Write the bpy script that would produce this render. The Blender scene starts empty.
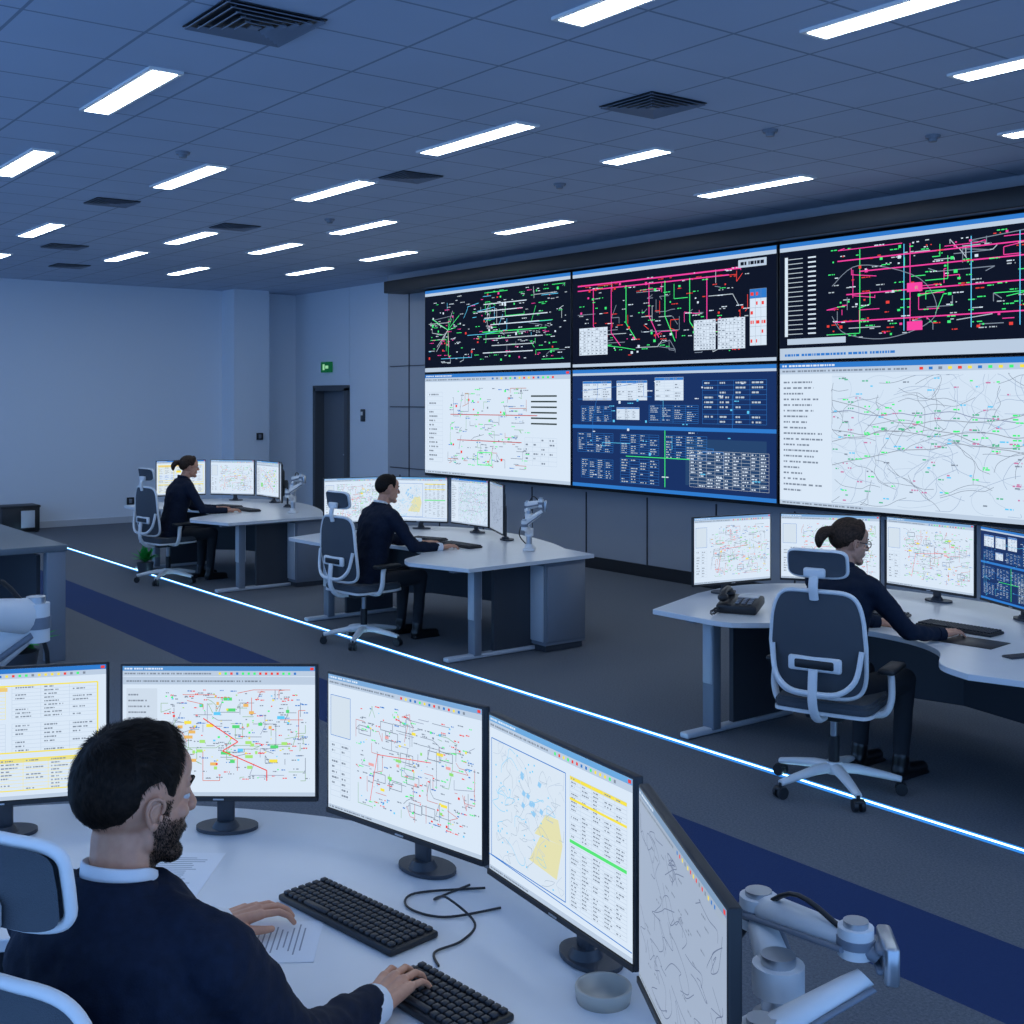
import bpy, bmesh, math, random
from mathutils import Vector, Matrix, noise
random.seed(3)
SC=bpy.context.scene
COL=SC.collection
# ------------------------------------------------------------------ materials
def new_mat(name):
    m=bpy.data.materials.new(name); m.use_nodes=True
    nt=m.node_tree; b=nt.nodes.get('Principled BSDF'); return m,nt,b
def pmat(name,col,rough=.5,metal=0.0,bump=0.0,bscale=200,var=0.0,vscale=6,spec=None,coat=0):
    m,nt,b=new_mat(name)
    b.inputs['Base Color'].default_value=(*col,1); b.inputs['Roughness'].default_value=rough
    b.inputs['Metallic'].default_value=metal
    if spec is not None: b.inputs['Specular IOR Level'].default_value=spec
    if coat: b.inputs['Coat Weight'].default_value=coat
    tc=nt.nodes.new('ShaderNodeTexCoord')
    if var>0:
        n=nt.nodes.new('ShaderNodeTexNoise'); n.inputs['Scale'].default_value=vscale; n.inputs['Detail'].default_value=4
        nt.links.new(tc.outputs['Object'],n.inputs['Vector'])
        r=nt.nodes.new('ShaderNodeValToRGB')
        r.color_ramp.elements[0].position=.3; r.color_ramp.elements[1].position=.7
        r.color_ramp.elements[0].color=(*[c*(1-var) for c in col],1); r.color_ramp.elements[1].color=(*[min(1,c*(1+var)) for c in col],1)
        nt.links.new(n.outputs['Fac'],r.inputs['Fac']); nt.links.new(r.outputs['Color'],b.inputs['Base Color'])
    if bump>0:
        n2=nt.nodes.new('ShaderNodeTexNoise'); n2.inputs['Scale'].default_value=bscale; n2.inputs['Detail'].default_value=3
        nt.links.new(tc.outputs['Object'],n2.inputs['Vector'])
        bp=nt.nodes.new('ShaderNodeBump'); bp.inputs['Strength'].default_value=bump; bp.inputs['Distance'].default_value=.01
        nt.links.new(n2.outputs['Fac'],bp.inputs['Height']); nt.links.new(bp.outputs['Normal'],b.inputs['Normal'])
    return m
def emat(name,col,st):
    m,nt,b=new_mat(name); nt.nodes.remove(b)
    e=nt.nodes.new('ShaderNodeEmission'); e.inputs[0].default_value=(*col,1); e.inputs[1].default_value=st
    nt.links.new(e.outputs[0],nt.nodes['Material Output'].inputs[0]); return m
def screenmat():
    m,nt,b=new_mat('screen_image')
    a=nt.nodes.new('ShaderNodeVertexColor'); a.layer_name='Col'
    b.inputs['Base Color'].default_value=(0,0,0,1); b.inputs['Roughness'].default_value=.5; b.inputs['Specular IOR Level'].default_value=.04
    nt.links.new(a.outputs['Color'],b.inputs['Emission Color']); b.inputs['Emission Strength'].default_value=1.0
    return m
M_SCR=screenmat()
M_BLACK=pmat('black_plastic',(.012,.013,.016),.45)
M_DARK=pmat('dark_metal',(.04,.046,.058),.45,bump=.05)
M_GREY=pmat('grey_paint',(.19,.21,.25),.45)
M_LGREY=pmat('light_grey_paint',(.5,.52,.56),.4)
M_WHITE=pmat('white_plastic',(.78,.77,.76),.4,spec=.35)
M_DESK=pmat('desk_laminate',(.70,.71,.73),.28,var=.02)
M_MESHF=pmat('chair_mesh_fabric',(.065,.075,.09),.8,bump=.4,bscale=500)
M_METAL=pmat('brushed_metal',(.5,.52,.55),.3,metal=.8)
M_SUIT=pmat('navy_suit_wool',(.007,.012,.028),.8,bump=.12,bscale=300,var=.2,vscale=60,spec=.2)
M_SUIT2=pmat('dark_sweater',(.008,.014,.03),.85,bump=.2,bscale=200,spec=.2)
M_TROUS=pmat('black_trousers',(.009,.011,.017),.8)
M_SHIRT=pmat('white_shirt',(.75,.77,.8),.7,bump=.1,bscale=60)
M_SHOE=pmat('black_leather',(.006,.006,.007),.3)
M_EYE=pmat('eye_white',(.5,.5,.5),.25)
M_IRIS=pmat('eye_iris',(.03,.02,.012),.2)
M_PAPER=pmat('paper',(.78,.79,.82),.8)
M_INK=pmat('printed_ink',(.3,.32,.36),.8)
def hairmat(name,col):
    m,nt,b=new_mat(name)
    tc=nt.nodes.new('ShaderNodeTexCoord'); mp=nt.nodes.new('ShaderNodeMapping'); mp.inputs['Scale'].default_value=(260,50,90)
    n=nt.nodes.new('ShaderNodeTexNoise'); n.inputs['Scale'].default_value=1; n.inputs['Detail'].default_value=5
    nt.links.new(tc.outputs['Object'],mp.inputs[0]); nt.links.new(mp.outputs[0],n.inputs['Vector'])
    r=nt.nodes.new('ShaderNodeValToRGB'); r.color_ramp.elements[0].position=.35; r.color_ramp.elements[1].position=.7
    r.color_ramp.elements[0].color=(*[c*.5 for c in col],1); r.color_ramp.elements[1].color=(*[c*1.8 for c in col],1)
    nt.links.new(n.outputs['Fac'],r.inputs['Fac']); nt.links.new(r.outputs['Color'],b.inputs['Base Color'])
    b.inputs['Roughness'].default_value=.6; b.inputs['Specular IOR Level'].default_value=.16; return m
M_HAIRD=hairmat('hair_dark_brown',(.011,.007,.005))
M_HAIRB=hairmat('hair_brown',(.04,.022,.014))
def skinmat(name,beard=False):
    m,nt,b=new_mat(name)
    tc=nt.nodes.new('ShaderNodeTexCoord'); 
    n=nt.nodes.new('ShaderNodeTexNoise'); n.inputs['Scale'].default_value=40; n.inputs['Detail'].default_value=4
    nt.links.new(tc.outputs['Object'],n.inputs['Vector'])
    r=nt.nodes.new('ShaderNodeValToRGB'); r.color_ramp.elements[0].position=.3; r.color_ramp.elements[1].position=.75
    r.color_ramp.elements[0].color=(.54,.25,.155,1); r.color_ramp.elements[1].color=(.64,.33,.21,1)
    nt.links.new(n.outputs['Fac'],r.inputs['Fac']); out=r.outputs['Color']
    if beard:
        sp=nt.nodes.new('ShaderNodeSeparateXYZ'); nt.links.new(tc.outputs['Object'],sp.inputs[0])
        def mr(src,a,c_):
            q=nt.nodes.new('ShaderNodeMapRange'); q.inputs[1].default_value=a;q.inputs[2].default_value=c_;q.inputs[3].default_value=0;q.inputs[4].default_value=1
            nt.links.new(src,q.inputs[0]); return q.outputs[0]
        def mul(p,q_):
            k=nt.nodes.new('ShaderNodeMath'); k.operation='MULTIPLY'; nt.links.new(p,k.inputs[0])
            if isinstance(q_,float): k.inputs[1].default_value=q_
            else: nt.links.new(q_,k.inputs[1])
            return k.outputs[0]
        f=mul(mul(mul(mr(sp.outputs[2],-.022,-.04),mr(sp.outputs[1],-.002,.012)),mr(sp.outputs[2],-.125,-.108)),.82)
        mx=nt.nodes.new('ShaderNodeMixRGB'); nt.links.new(f,mx.inputs[0]); nt.links.new(out,mx.inputs[1]); mx.inputs[2].default_value=(.06,.03,.02,1); out=mx.outputs[0]
    nt.links.new(out,b.inputs['Base Color']); b.inputs['Roughness'].default_value=.5
    b.inputs['Subsurface Weight'].default_value=.08; b.inputs['Subsurface Radius'].default_value=(.01,.004,.002)
    return m
M_SKIN=skinmat('skin'); M_SKINB=skinmat('skin_bearded',True)
# ------------------------------------------------------------------ mesh builder
class MB:
    def __init__(s): s.v=[];s.f=[];s.mi=[];s.c=[];s.sm=[];s.M=Matrix.Identity(4)
    def add(s,vs,fs,mi=0,col=(0,0,0),smooth=False):
        o=len(s.v); s.v.extend([s.M@Vector(p) for p in vs])
        for f in fs: s.f.append([i+o for i in f]); s.mi.append(mi); s.c.append(col); s.sm.append(smooth)
    def box(s,c,sz,mi=0,rot=None,bev=0.0,seg=2):
        bm=bmesh.new(); bmesh.ops.create_cube(bm,size=1.0)
        for v in bm.verts: v.co=Vector((v.co.x*sz[0],v.co.y*sz[1],v.co.z*sz[2]))
        if bev>0: bmesh.ops.bevel(bm,geom=bm.edges[:],offset=min(bev,min(sz)*.49),segments=seg,affect='EDGES',profile=.5)
        R=rot.to_4x4() if rot is not None else Matrix.Identity(4)
        T=Matrix.Translation(c)@R
        bm.verts.index_update()
        s.add([T@v.co for v in bm.verts],[[v.index for v in f.verts] for f in bm.faces],mi,smooth=bev>0)
        bm.free()
    def cyl(s,p0,p1,r0,r1=None,mi=0,seg=16,smooth=True):
        s.tube([p0,p1],[r0,r0 if r1 is None else r1],mi,seg,smooth)
    def tube(s,pts,r,mi=0,seg=10,smooth=True,closed=False,flat=1.0):
        pts=[Vector(p) for p in pts]; n=len(pts)
        if not isinstance(r,(list,tuple)): r=[r]*n
        vs=[];up=None
        for i,p in enumerate(pts):
            if closed: t=pts[(i+1)%n]-pts[i-1]
            else: t=pts[min(i+1,n-1)]-pts[max(i-1,0)]
            if t.length<1e-9: t=Vector((0,0,1))
            t.normalize()
            if up is None:
                up=Vector((0,0,1)) if abs(t.z)<.9 else Vector((0,1,0))
            a=t.cross(up); 
            if a.length<1e-5: a=t.cross(Vector((1,0,0)))
            a.normalize(); b=a.cross(t).normalized(); up=b
            for k in range(seg):
                an=2*math.pi*k/seg; vs.append(p+a*math.cos(an)*r[i]+b*math.sin(an)*r[i]*flat)
        fs=[]
        rng=n if closed else n-1
        for i in range(rng):
            j=(i+1)%n
            for k in range(seg):
                k2=(k+1)%seg; fs.append([i*seg+k,i*seg+k2,j*seg+k2,j*seg+k])
        s.add(vs,fs,mi,smooth=smooth)
        if not closed:
            o=len(vs)
            s.add([vs[k] for k in range(seg)],[list(range(seg))[::-1]],mi); s.add([vs[o-seg+k] for k in range(seg)],[list(range(seg))],mi)
    def ell(s,c,r,mi=0,su=20,sv=12,rot=None):
        if not isinstance(r,(list,tuple)): r=(r,r,r)
        R=rot if rot is not None else Matrix.Identity(3); c=Vector(c)
        vs=[c+R@Vector((0,0,r[2]))]
        for i in range(1,sv):
            th=math.pi*i/sv
            for k in range(su):
                ph=2*math.pi*k/su; vs.append(c+R@Vector((r[0]*math.sin(th)*math.cos(ph),r[1]*math.sin(th)*math.sin(ph),r[2]*math.cos(th))))
        vs.append(c+R@Vector((0,0,-r[2]))); fs=[]
        for k in range(su): fs.append([0,1+k,1+(k+1)%su])
        for i in range(sv-2):
            for k in range(su):
                a=1+i*su; fs.append([a+k,a+su+k,a+su+(k+1)%su,a+(k+1)%su])
        a=1+(sv-2)*su; L=len(vs)-1
        for k in range(su): fs.append([a+k,L,a+(k+1)%su])
        s.add(vs,fs,mi,smooth=True)
    def cap(s,p0,p1,r0,r1,mi=0,seg=14):
        s.ell(p0,r0,mi,seg,8); s.ell(p1,r1,mi,seg,8); s.cyl(p0,p1,r0,r1,mi,seg)
    def prism(s,ol,z0,z1,mi=0,mi_side=None):
        n=len(ol); vs=[(x,y,z0) for x,y in ol]+[(x,y,z1) for x,y in ol]
        ar=sum(ol[i][0]*ol[(i+1)%n][1]-ol[(i+1)%n][0]*ol[i][1] for i in range(n))
        idx=list(range(n))
        top=[i+n for i in idx]; bot=idx[::-1]; sd=[[i,(i+1)%n,(i+1)%n+n,i+n] for i in idx]
        if ar<0: top=top[::-1]; bot=bot[::-1]; sd=[q[::-1] for q in sd]
        s.add(vs,[top,bot]+([] if mi_side is not None else sd),mi)
        if mi_side is not None: s.add(vs,sd,mi_side)
    def loft(s,secs,mi=0,seg=24):
        vs=[]
        for (c,rx,ry) in secs:
            for k in range(seg):
                a=2*math.pi*k/seg
                ca,sa=math.cos(a),math.sin(a); p=.85
                vs.append((c[0]+rx*math.copysign(abs(ca)**p,ca),c[1]+ry*math.copysign(abs(sa)**p,sa),c[2]))
        fs=[]
        for i in range(len(secs)-1):
            for k in range(seg): fs.append([i*seg+k,i*seg+(k+1)%seg,(i+1)*seg+(k+1)%seg,(i+1)*seg+k])
        fs.append(list(range(seg))[::-1]); o=(len(secs)-1)*seg; fs.append([o+k for k in range(seg)])
        s.add(vs,fs,mi,smooth=True)
    def obj(s,name,mats,loc=(0,0,0),rz=0,parent=None,scale=1,M=None,bevel=0):
        me=bpy.data.meshes.new(name); me.from_pydata([tuple(v) for v in s.v],[],s.f)
        for m in mats: me.materials.append(m)
        me.polygons.foreach_set('material_index',s.mi); me.polygons.foreach_set('use_smooth',s.sm)
        if any(c!=(0,0,0) for c in s.c):
            at=me.color_attributes.new('Col','FLOAT_COLOR','CORNER')
            buf=[]
            for f,c in zip(s.f,s.c): buf.extend([c[0],c[1],c[2],1.0]*len(f))
            at.data.foreach_set('color',buf)
        me.update()
        o=bpy.data.objects.new(name,me); COL.objects.link(o)
        if M is not None: o.matrix_world=M
        else: o.location=loc; o.rotation_euler=(0,0,rz); o.scale=scale if isinstance(scale,tuple) else (scale,)*3
        if parent is not None: o.parent=parent
        if bevel>0:
            b=o.modifiers.new('bevel','BEVEL'); b.width=bevel; b.segments=2; b.limit_method='ANGLE'; b.angle_limit=math.radians(40)
        return o
def crom(pts,n=6,closed=False):
    out=[];N=len(pts)
    P=lambda i: Vector(pts[i%N]) if closed else Vector(pts[max(0,min(N-1,i))])
    for i in range(N if closed else N-1):
        a,b,c,d=P(i-1),P(i),P(i+1),P(i+2)
        for k in range(n):
            t=k/n; out.append(.5*((2*b)+(c-a)*t+(2*a-5*b+4*c-d)*t*t+(3*b-a-3*c+d)*t**3))
    if not closed: out.append(Vector(pts[-1]))
    return out
# ------------------------------------------------------------------ screen canvas
WHT=(.70,.81,.94); BLUEB=(.03,.2,.62); NAVY=(.010,.032,.13); BLK=(.004,.007,.02)
GRN=(.06,.9,.22); MAG=(.95,.06,.38); RED=(.85,.06,.05); CYN=(.12,.6,.95); YEL=(.92,.78,.08); GRY=(.22,.27,.35); LGY=(.5,.61,.76)
class CV:
    def __init__(s,mb,x0,y,z0,w,h,mi,rnd): s.mb=mb;s.x0=x0;s.y=y;s.z0=z0;s.w=w;s.h=h;s.mi=mi;s.r=rnd;s.k=0
    def q(s,ps,col,l):
        s.k+=1; yy=s.y-.0003*l-.00000005*s.k
        s.mb.add([(s.x0+u*s.w,yy,s.z0+v*s.h) for u,v in ps],[[0,1,2,3]],s.mi,col)
    def rect(s,u,v,w,h,col,l=1): s.q([(u,v),(u+w,v),(u+w,v+h),(u,v+h)],col,l)
    def line(s,pts,t,col,l=2):
        for (a,b) in zip(pts[:-1],pts[1:]):
            dx=(b[0]-a[0])*s.w; dy=(b[1]-a[1])*s.h; L=math.hypot(dx,dy)
            if L<1e-6: continue
            nx=-dy/L*t*s.h*.5/s.w; ny=dx/L*t*s.h*.5/s.h
            s.q([(a[0]-nx,a[1]-ny),(b[0]-nx,b[1]-ny),(b[0]+nx,b[1]+ny),(a[0]+nx,a[1]+ny)],col,l)
    def frame(s,u,v,w,h,t,col,l=2):
        s.line([(u,v),(u+w,v),(u+w,v+h),(u,v+h),(u,v)],t,col,l)
    def text(s,u,v,w,h,col,l=3):
        x=u
        while x<u+w:
            ww=min(s.r.uniform(.004,.016),u+w-x); s.rect(x,v,ww,h,col,l); x+=ww+.003+ (.006 if s.r.random()<.2 else 0)
    def table(s,u,v,w,h,rows,cols,fc,tc,l=3,hc=None):
        if hc: s.rect(u,v+h-h/rows,w,h/rows,hc,l)
        for i in range(rows+1): s.line([(u,v+h*i/rows),(u+w,v+h*i/rows)],.0022,fc,l+1)
        for j in range(cols+1): s.line([(u+w*j/cols,v),(u+w*j/cols,v+h)],.0022,fc,l+1)
        for i in range(rows):
            for j in range(cols):
                if s.r.random()<.75: s.text(u+w*(j+.12)/cols,v+h*(i+.3)/rows,w*.7*s.r.uniform(.4,1)/cols,h*.35/rows,tc,l+1)
    def net(s,u,v,w,h,n,lc,tc,nodes,t=.004,poly=True,l=3,tn=2,dense=1.0):
        r=s.r
        for i in range(n):
            x=u+w*r.random(); y=v+h*r.random(); c=r.choice(lc); pts=[(x,y)]
            for k in range(r.randint(1,4)):
                if r.random()<.5: x=min(u+w,max(u,x+r.uniform(-.25,.25)*w*dense))
                else: y=min(v+h,max(v,y+r.uniform(-.3,.3)*h*dense))
                if poly and r.random()<.25: x=min(u+w,x+.03*w); y=min(v+h,y+.04*h)
                pts.append((x,y))
            s.line(pts,t,c,l)
        for i in range(n*tn):
            x=u+w*r.random(); y=v+h*r.random()
            s.text(x,y,r.uniform(.01,.035),.008,r.choice(tc),l+2)
        for i in range(n):
            x=u+w*.97*r.random(); y=v+h*.97*r.random(); ww=r.uniform(.005,.012)
            s.rect(x,y,ww,ww*s.w/s.h*r.uniform(.6,1),r.choice(nodes),l+3)
    def chrome(s,bar=BLUEB,bg=LGY):
        s.rect(0,.965,1,.035,bar,1); s.rect(0,.925,1,.04,bg,1)
        s.text(.01,.975,.2,.013,WHT,2); s.text(.01,.938,.45,.012,GRY,2); s.rect(0,0,1,.03,bg,1); s.text(.01,.01,.3,.01,GRY,2)
        for i in range(14): s.rect(.5+.03*i,.936,.012,.018,s.r.choice([BLUEB,GRN,YEL,RED,GRY]),2)
        s.rect(.975,.972,.018,.02,RED,2)
    def curve(s,pts,t,col,l=3): s.line([(p[0],p[1]) for p in crom([Vector((a,b,0)) for a,b in pts],6)],t,col,l)
DW=(.5,.58,.66)
def content(c,kind):
    r=c.r
    if kind=='dark_green':
        c.rect(0,0,1,1,BLK,0); c.rect(0,.93,1,.07,LGY,1); c.rect(0,.965,1,.035,BLUEB,2); c.rect(0,0,1,.05,LGY,1)
        c.net(.03,.1,.94,.8,56,[GRN,GRN,DW,DW,CYN,GRY],[GRN,WHT,DW,WHT,MAG],[GRN,RED,WHT,MAG],.0065,dense=.6,tn=3)
        for i in range(10):
            c.line([(.18,.5),(.18+r.uniform(-.15,.2),.5+r.uniform(-.35,.3))],.008,r.choice([GRN,GRN,DW,MAG]),4)
        for i in range(8): c.line([(.4+.1*r.random(),.2+.08*i),(.7+.2*r.random(),.2+.08*i)],.01,r.choice([WHT,DW,WHT,GRN]),4)
    elif kind=='dark_mag':
        c.rect(0,0,1,1,BLK,0); c.rect(0,.93,1,.07,LGY,1); c.rect(0,.965,1,.035,BLUEB,2); c.rect(0,0,1,.03,LGY,1)
        c.line([(.03,.84),(.85,.84)],.014,MAG,4); c.line([(.03,.79),(.8,.79)],.011,MAG,4)
        for x in (.12,.22,.3,.42,.5,.62,.7): c.line([(x,.8),(x,r.uniform(.3,.55)),(x+.05,r.uniform(.2,.3))],.01,r.choice([MAG,GRN,MAG,GRN]),4)
        c.net(.03,.1,.85,.75,42,[MAG,GRN,DW,GRY,RED],[GRN,WHT,DW,RED],[GRN,RED,WHT,MAG],.0065,dense=.6,tn=3)
        for u,w in ((.04,.16),(.64,.1),(.75,.12)):
            c.rect(u,.12,w,.28,WHT,6); c.table(u,.12,w,.28,9,7,GRY,GRY,7)
        c.rect(.89,.14,.07,.5,WHT,6); c.table(.89,.14,.07,.5,6,3,GRY,RED,7,hc=BLUEB); c.rect(.84,.84,.12,.07,LGY,6); c.text(.85,.86,.1,.03,BLK,7)
    elif kind=='dark_pink':
        c.rect(0,0,1,1,BLK,0); c.rect(0,.93,1,.07,LGY,1); c.rect(0,.965,1,.035,BLUEB,2); c.rect(0,0,1,.1,LGY,1); c.text(.02,.03,.4,.02,BLUEB,2)
        c.rect(.02,.2,.012,.68,WHT,5)
        for i in range(17): c.line([(.03,.22+.04*i),(.09,.22+.04*i)],.006,DW,5); c.rect(.11,.215+.04*i,.03,.012,WHT,5)
        c.net(.18,.16,.8,.74,52,[MAG,MAG,GRN,DW,GRY],[GRN,GRN,DW,RED,WHT],[GRN,RED,WHT,MAG],.0065,dense=.6,tn=3)
        for y in (.3,.52,.7,.8): c.line([(.2+.1*r.random(),y),(.95,y)],.01,MAG,4)
        for x in (.3,.45,.47,.66,.8): c.line([(x,.2),(x,.88)],.008,r.choice([MAG,GRN,CYN]),4)
        c.rect(.46,.2,.05,.07,MAG,6); c.rect(.46,.5,.05,.07,MAG,6); c.curve([(.2,.35),(.25,.2),(.4,.15),(.55,.3),(.5,.6),(.3,.75),(.2,.6)],.006,GRY,4)
        c.rect(.03,.13,.22,.05,LGY,7)
    elif kind=='light_net':
        c.rect(0,0,1,1,WHT,0); c.chrome(); c.table(.02,.12,.12,.7,16,1,LGY,GRY)
        c.net(.18,.1,.55,.75,44,[GRY,GRY,(.25,.5,.3),(.5,.15,.1)],[GRY,GRY,GRN,BLUEB],[GRN,GRY,RED],.005,dense=.6,tn=3)
        c.line([(.2,.6),(.8,.6)],.008,(.55,.1,.1),5); c.line([(.25,.35),(.7,.35)],.008,(.55,.1,.1),5)
        for i in range(6): c.rect(.76,.52+.05*i,.16,.014,(.03,.05,.05),5)
        c.frame(.4,.12,.1,.12,.008,GRN,5); c.table(.72,.15,.2,.25,6,4,LGY,GRY)
    elif kind=='navy_panels':
        c.rect(0,0,1,1,NAVY,0); c.rect(0,.95,1,.05,LGY,1); c.rect(0,.97,1,.03,BLUEB,2); c.rect(0,.5,1,.03,BLUEB,2); c.rect(0,0,1,.03,BLUEB,2)
        for (u,v,w,h) in ((.06,.74,.16,.16),(.25,.74,.16,.16),(.45,.74,.14,.18),(.25,.58,.12,.1)):
            c.rect(u,v,w,h,WHT,3); c.table(u,v,w,h,8,3,LGY,GRY,4,hc=BLUEB)
        for (u,v,w,h) in ((.05,.56,.17,.13),(.42,.56,.24,.14),(.68,.56,.28,.33),(.03,.3,.2,.16),(.27,.3,.2,.16),(.5,.28,.2,.18),(.05,.08,.18,.16),(.27,.06,.2,.2)):
            c.table(u,v,w,h,9,4,BLUEB,DW,3)
        c.rect(.6,.08,.36,.36,(.02,.06,.16),3); c.table(.62,.07,.35,.28,11,9,DW,WHT,4); c.line([(.5,.05),(.5,.5)],.008,GRN,5); c.line([(.3,.28),(.62,.28)],.006,GRN,5)
        c.net(.03,.05,.9,.85,10,[CYN,BLUEB],[WHT,CYN],[WHT,CYN],.004)
    elif kind=='map':
        c.rect(0,0,1,1,(.66,.78,.92),0); c.chrome(); c.rect(0,.03,.2,.89,WHT,1); 
        for i in range(20): c.text(.015,.1+.04*i,r.uniform(.06,.15),.012,GRY,3)
        for i in range(150):
            p=(.2+.8*r.random(),.05+.85*r.random()); pts=[p]
            an=r.uniform(0,6.28)
            for k in range(5): an+=r.uniform(-.7,.7); p=(min(1,max(.2,p[0]+.035*math.cos(an))),min(.9,max(.04,p[1]+.055*math.sin(an)))); pts.append(p)
            c.curve(pts,.003,r.choice([LGY,GRY,(.35,.45,.62)]),3)
        for i in range(5):
            p=(.2,.78-.12*i+r.uniform(-.04,.04)); pts=[p]; dr=(-.03,-.01,.0,.015,.01)[i]
            for k in range(14): p=(min(1,p[0]+.058),min(.9,max(.05,p[1]+dr+r.uniform(-.03,.03)))); pts.append(p)
            c.curve(pts,.005,r.choice([(.3,.4,.6),(.25,.3,.45),(.3,.35,.42)]),4)
            for q in pts[1:-1]: c.text(q[0],q[1]+.01,.02,.01,r.choice([GRN,(.1,.5,.3),(.6,.2,.4)]),6)
        for i in range(150): c.text(.2+.78*r.random(),.05+.85*r.random(),r.uniform(.008,.025),.009,r.choice([GRN,GRY,(.1,.5,.3),CYN,(.6,.2,.4)]),5)
    elif kind=='sheet_yellow':
        c.rect(0,0,1,1,WHT,0); c.chrome(); c.table(.03,.62,.5,.25,9,4,YEL,GRY,hc=(.8,.75,.3)); c.table(.56,.62,.4,.25,9,3,LGY,GRY)
        c.table(.03,.36,.5,.22,8,4,LGY,BLUEB); c.table(.03,.07,.93,.24,9,8,YEL,GRY,hc=(.8,.75,.3)); c.table(.56,.36,.4,.22,7,3,LGY,GRY)
        c.frame(.03,.36,.93,.51,.01,YEL,5); c.frame(.03,.07,.93,.24,.008,YEL,5); c.rect(.4,.65,.1,.06,YEL,6); c.rect(.2,.12,.08,.05,(.85,.6,.2),6)
        c.frame(.05,.42,.3,.4,.012,YEL,5); c.rect(.04,.83,.5,.03,(.85,.6,.2),6)
    elif kind=='diagram_color':
        c.rect(0,0,1,1,WHT,0); c.chrome((.1,.3,.65)); c.rect(0,.86,1,.06,LGY,1); c.text(.02,.88,.7,.012,GRY,2)
        c.rect(.02,.07,.16,.76,(.62,.72,.84),2); 
        for i in range(16): c.text(.03,.1+.045*i,r.uniform(.05,.13),.012,GRY,3)
        c.net(.2,.12,.75,.7,70,[GRY,(.3,.5,.3),(.7,.15,.1),(.3,.35,.5)],[GRY,GRY,BLUEB,RED],[GRN,YEL,RED,GRN,CYN,(.4,.7,.2)],.0045,dense=.6,tn=3)
        for i in range(40): c.rect(.25+.6*r.random(),.2+.55*r.random(),r.uniform(.012,.05),.024,r.choice([(.1,.7,.2),YEL,(.4,.8,.2),(.85,.5,.15),CYN]),5)
        c.line([(.42,.6),(.6,.42),(.52,.35),(.75,.2),(.75,.12)],.008,RED,6)
        c.rect(.2,.25,.09,.12,(.25,.7,.25),5)
    elif kind=='diagram_light':
        c.rect(0,0,1,1,WHT,0); c.chrome((.2,.4,.7)); c.rect(.02,.55,.14,.3,(.66,.76,.86),2); c.frame(.02,.55,.14,.3,.004,BLUEB,3); c.table(.02,.1,.14,.4,10,2,LGY,GRY)
        c.net(.2,.1,.76,.76,64,[GRY,(.3,.35,.48),(.25,.5,.3),(.6,.2,.2)],[GRY,GRY,GRN,BLUEB,RED],[GRN,GRY,RED,CYN,YEL],.0042,dense=.6,tn=3)
        for i in range(12): c.frame(.22+.62*r.random(),.15+.6*r.random(),.08,.06,.005,r.choice([GRY,(.1,.6,.2),GRY]),5)
        for i in range(14): c.rect(.25+.6*r.random(),.2+.55*r.random(),r.uniform(.012,.04),.02,r.choice([YEL,(.3,.75,.2),(.85,.4,.4)]),5)
        c.line([(.3,.15),(.35,.5),(.7,.55)],.005,RED,6)
    elif kind=='map_table':
        c.rect(0,0,1,1,WHT,0); c.chrome((.15,.4,.75)); c.rect(.02,.1,.56,.76,(.70,.80,.91),2); c.frame(.02,.1,.56,.76,.006,BLUEB,3)
        c.q([(.32,.22),(.52,.2),(.56,.42),(.4,.4)],(.78,.76,.45),4); c.q([(.36,.4),(.56,.42),(.53,.56),(.44,.55)],(.78,.76,.45),4)
        for i in range(60):
            p=(.05+.5*r.random(),.14+.68*r.random()); pts=[p]
            for k in range(4): p=(min(.57,max(.03,p[0]+r.uniform(-.06,.06))),min(.85,max(.11,p[1]+r.uniform(-.07,.07)))); pts.append(p)
            c.curve(pts,.003,r.choice([CYN,LGY,(.4,.5,.62)]),5)
        for i in range(10): p=(.25+.15*r.random(),.5+.25*r.random()); c.q([p,(p[0]+.02,p[1]-.008),(p[0]+.03,p[1]+.02),(p[0]+.008,p[1]+.03)],(.3,.6,.9),6)
        for i in range(30): c.rect(.04+.5*r.random(),.12+.7*r.random(),.008,.01,CYN,6)
        c.table(.61,.5,.36,.36,16,5,LGY,GRY,hc=YEL); c.table(.61,.1,.36,.36,16,5,LGY,GRY); c.rect(.61,.47,.36,.02,(.1,.8,.2),5); c.rect(.61,.72,.36,.015,YEL,5)
        c.line([(0,.1),(1,.06)],.006,BLUEB,5)
    elif kind=='grey_map':
        c.rect(0,0,1,1,(.36,.44,.58),0); c.chrome((.2,.32,.5),(.36,.44,.56))
        for i in range(40):
            p=(.1+.8*r.random(),.1+.75*r.random()); pts=[p]
            for k in range(5): p=(min(.97,max(.03,p[0]+r.uniform(-.11,.11))),min(.88,max(.06,p[1]+r.uniform(-.1,.1)))); pts.append(p)
            c.curve(pts,.004,(.14,.18,.29),4)
        for i in range(30): c.text(.1+.8*r.random(),.1+.75*r.random(),.04,.009,(.2,.25,.35),5)
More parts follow.
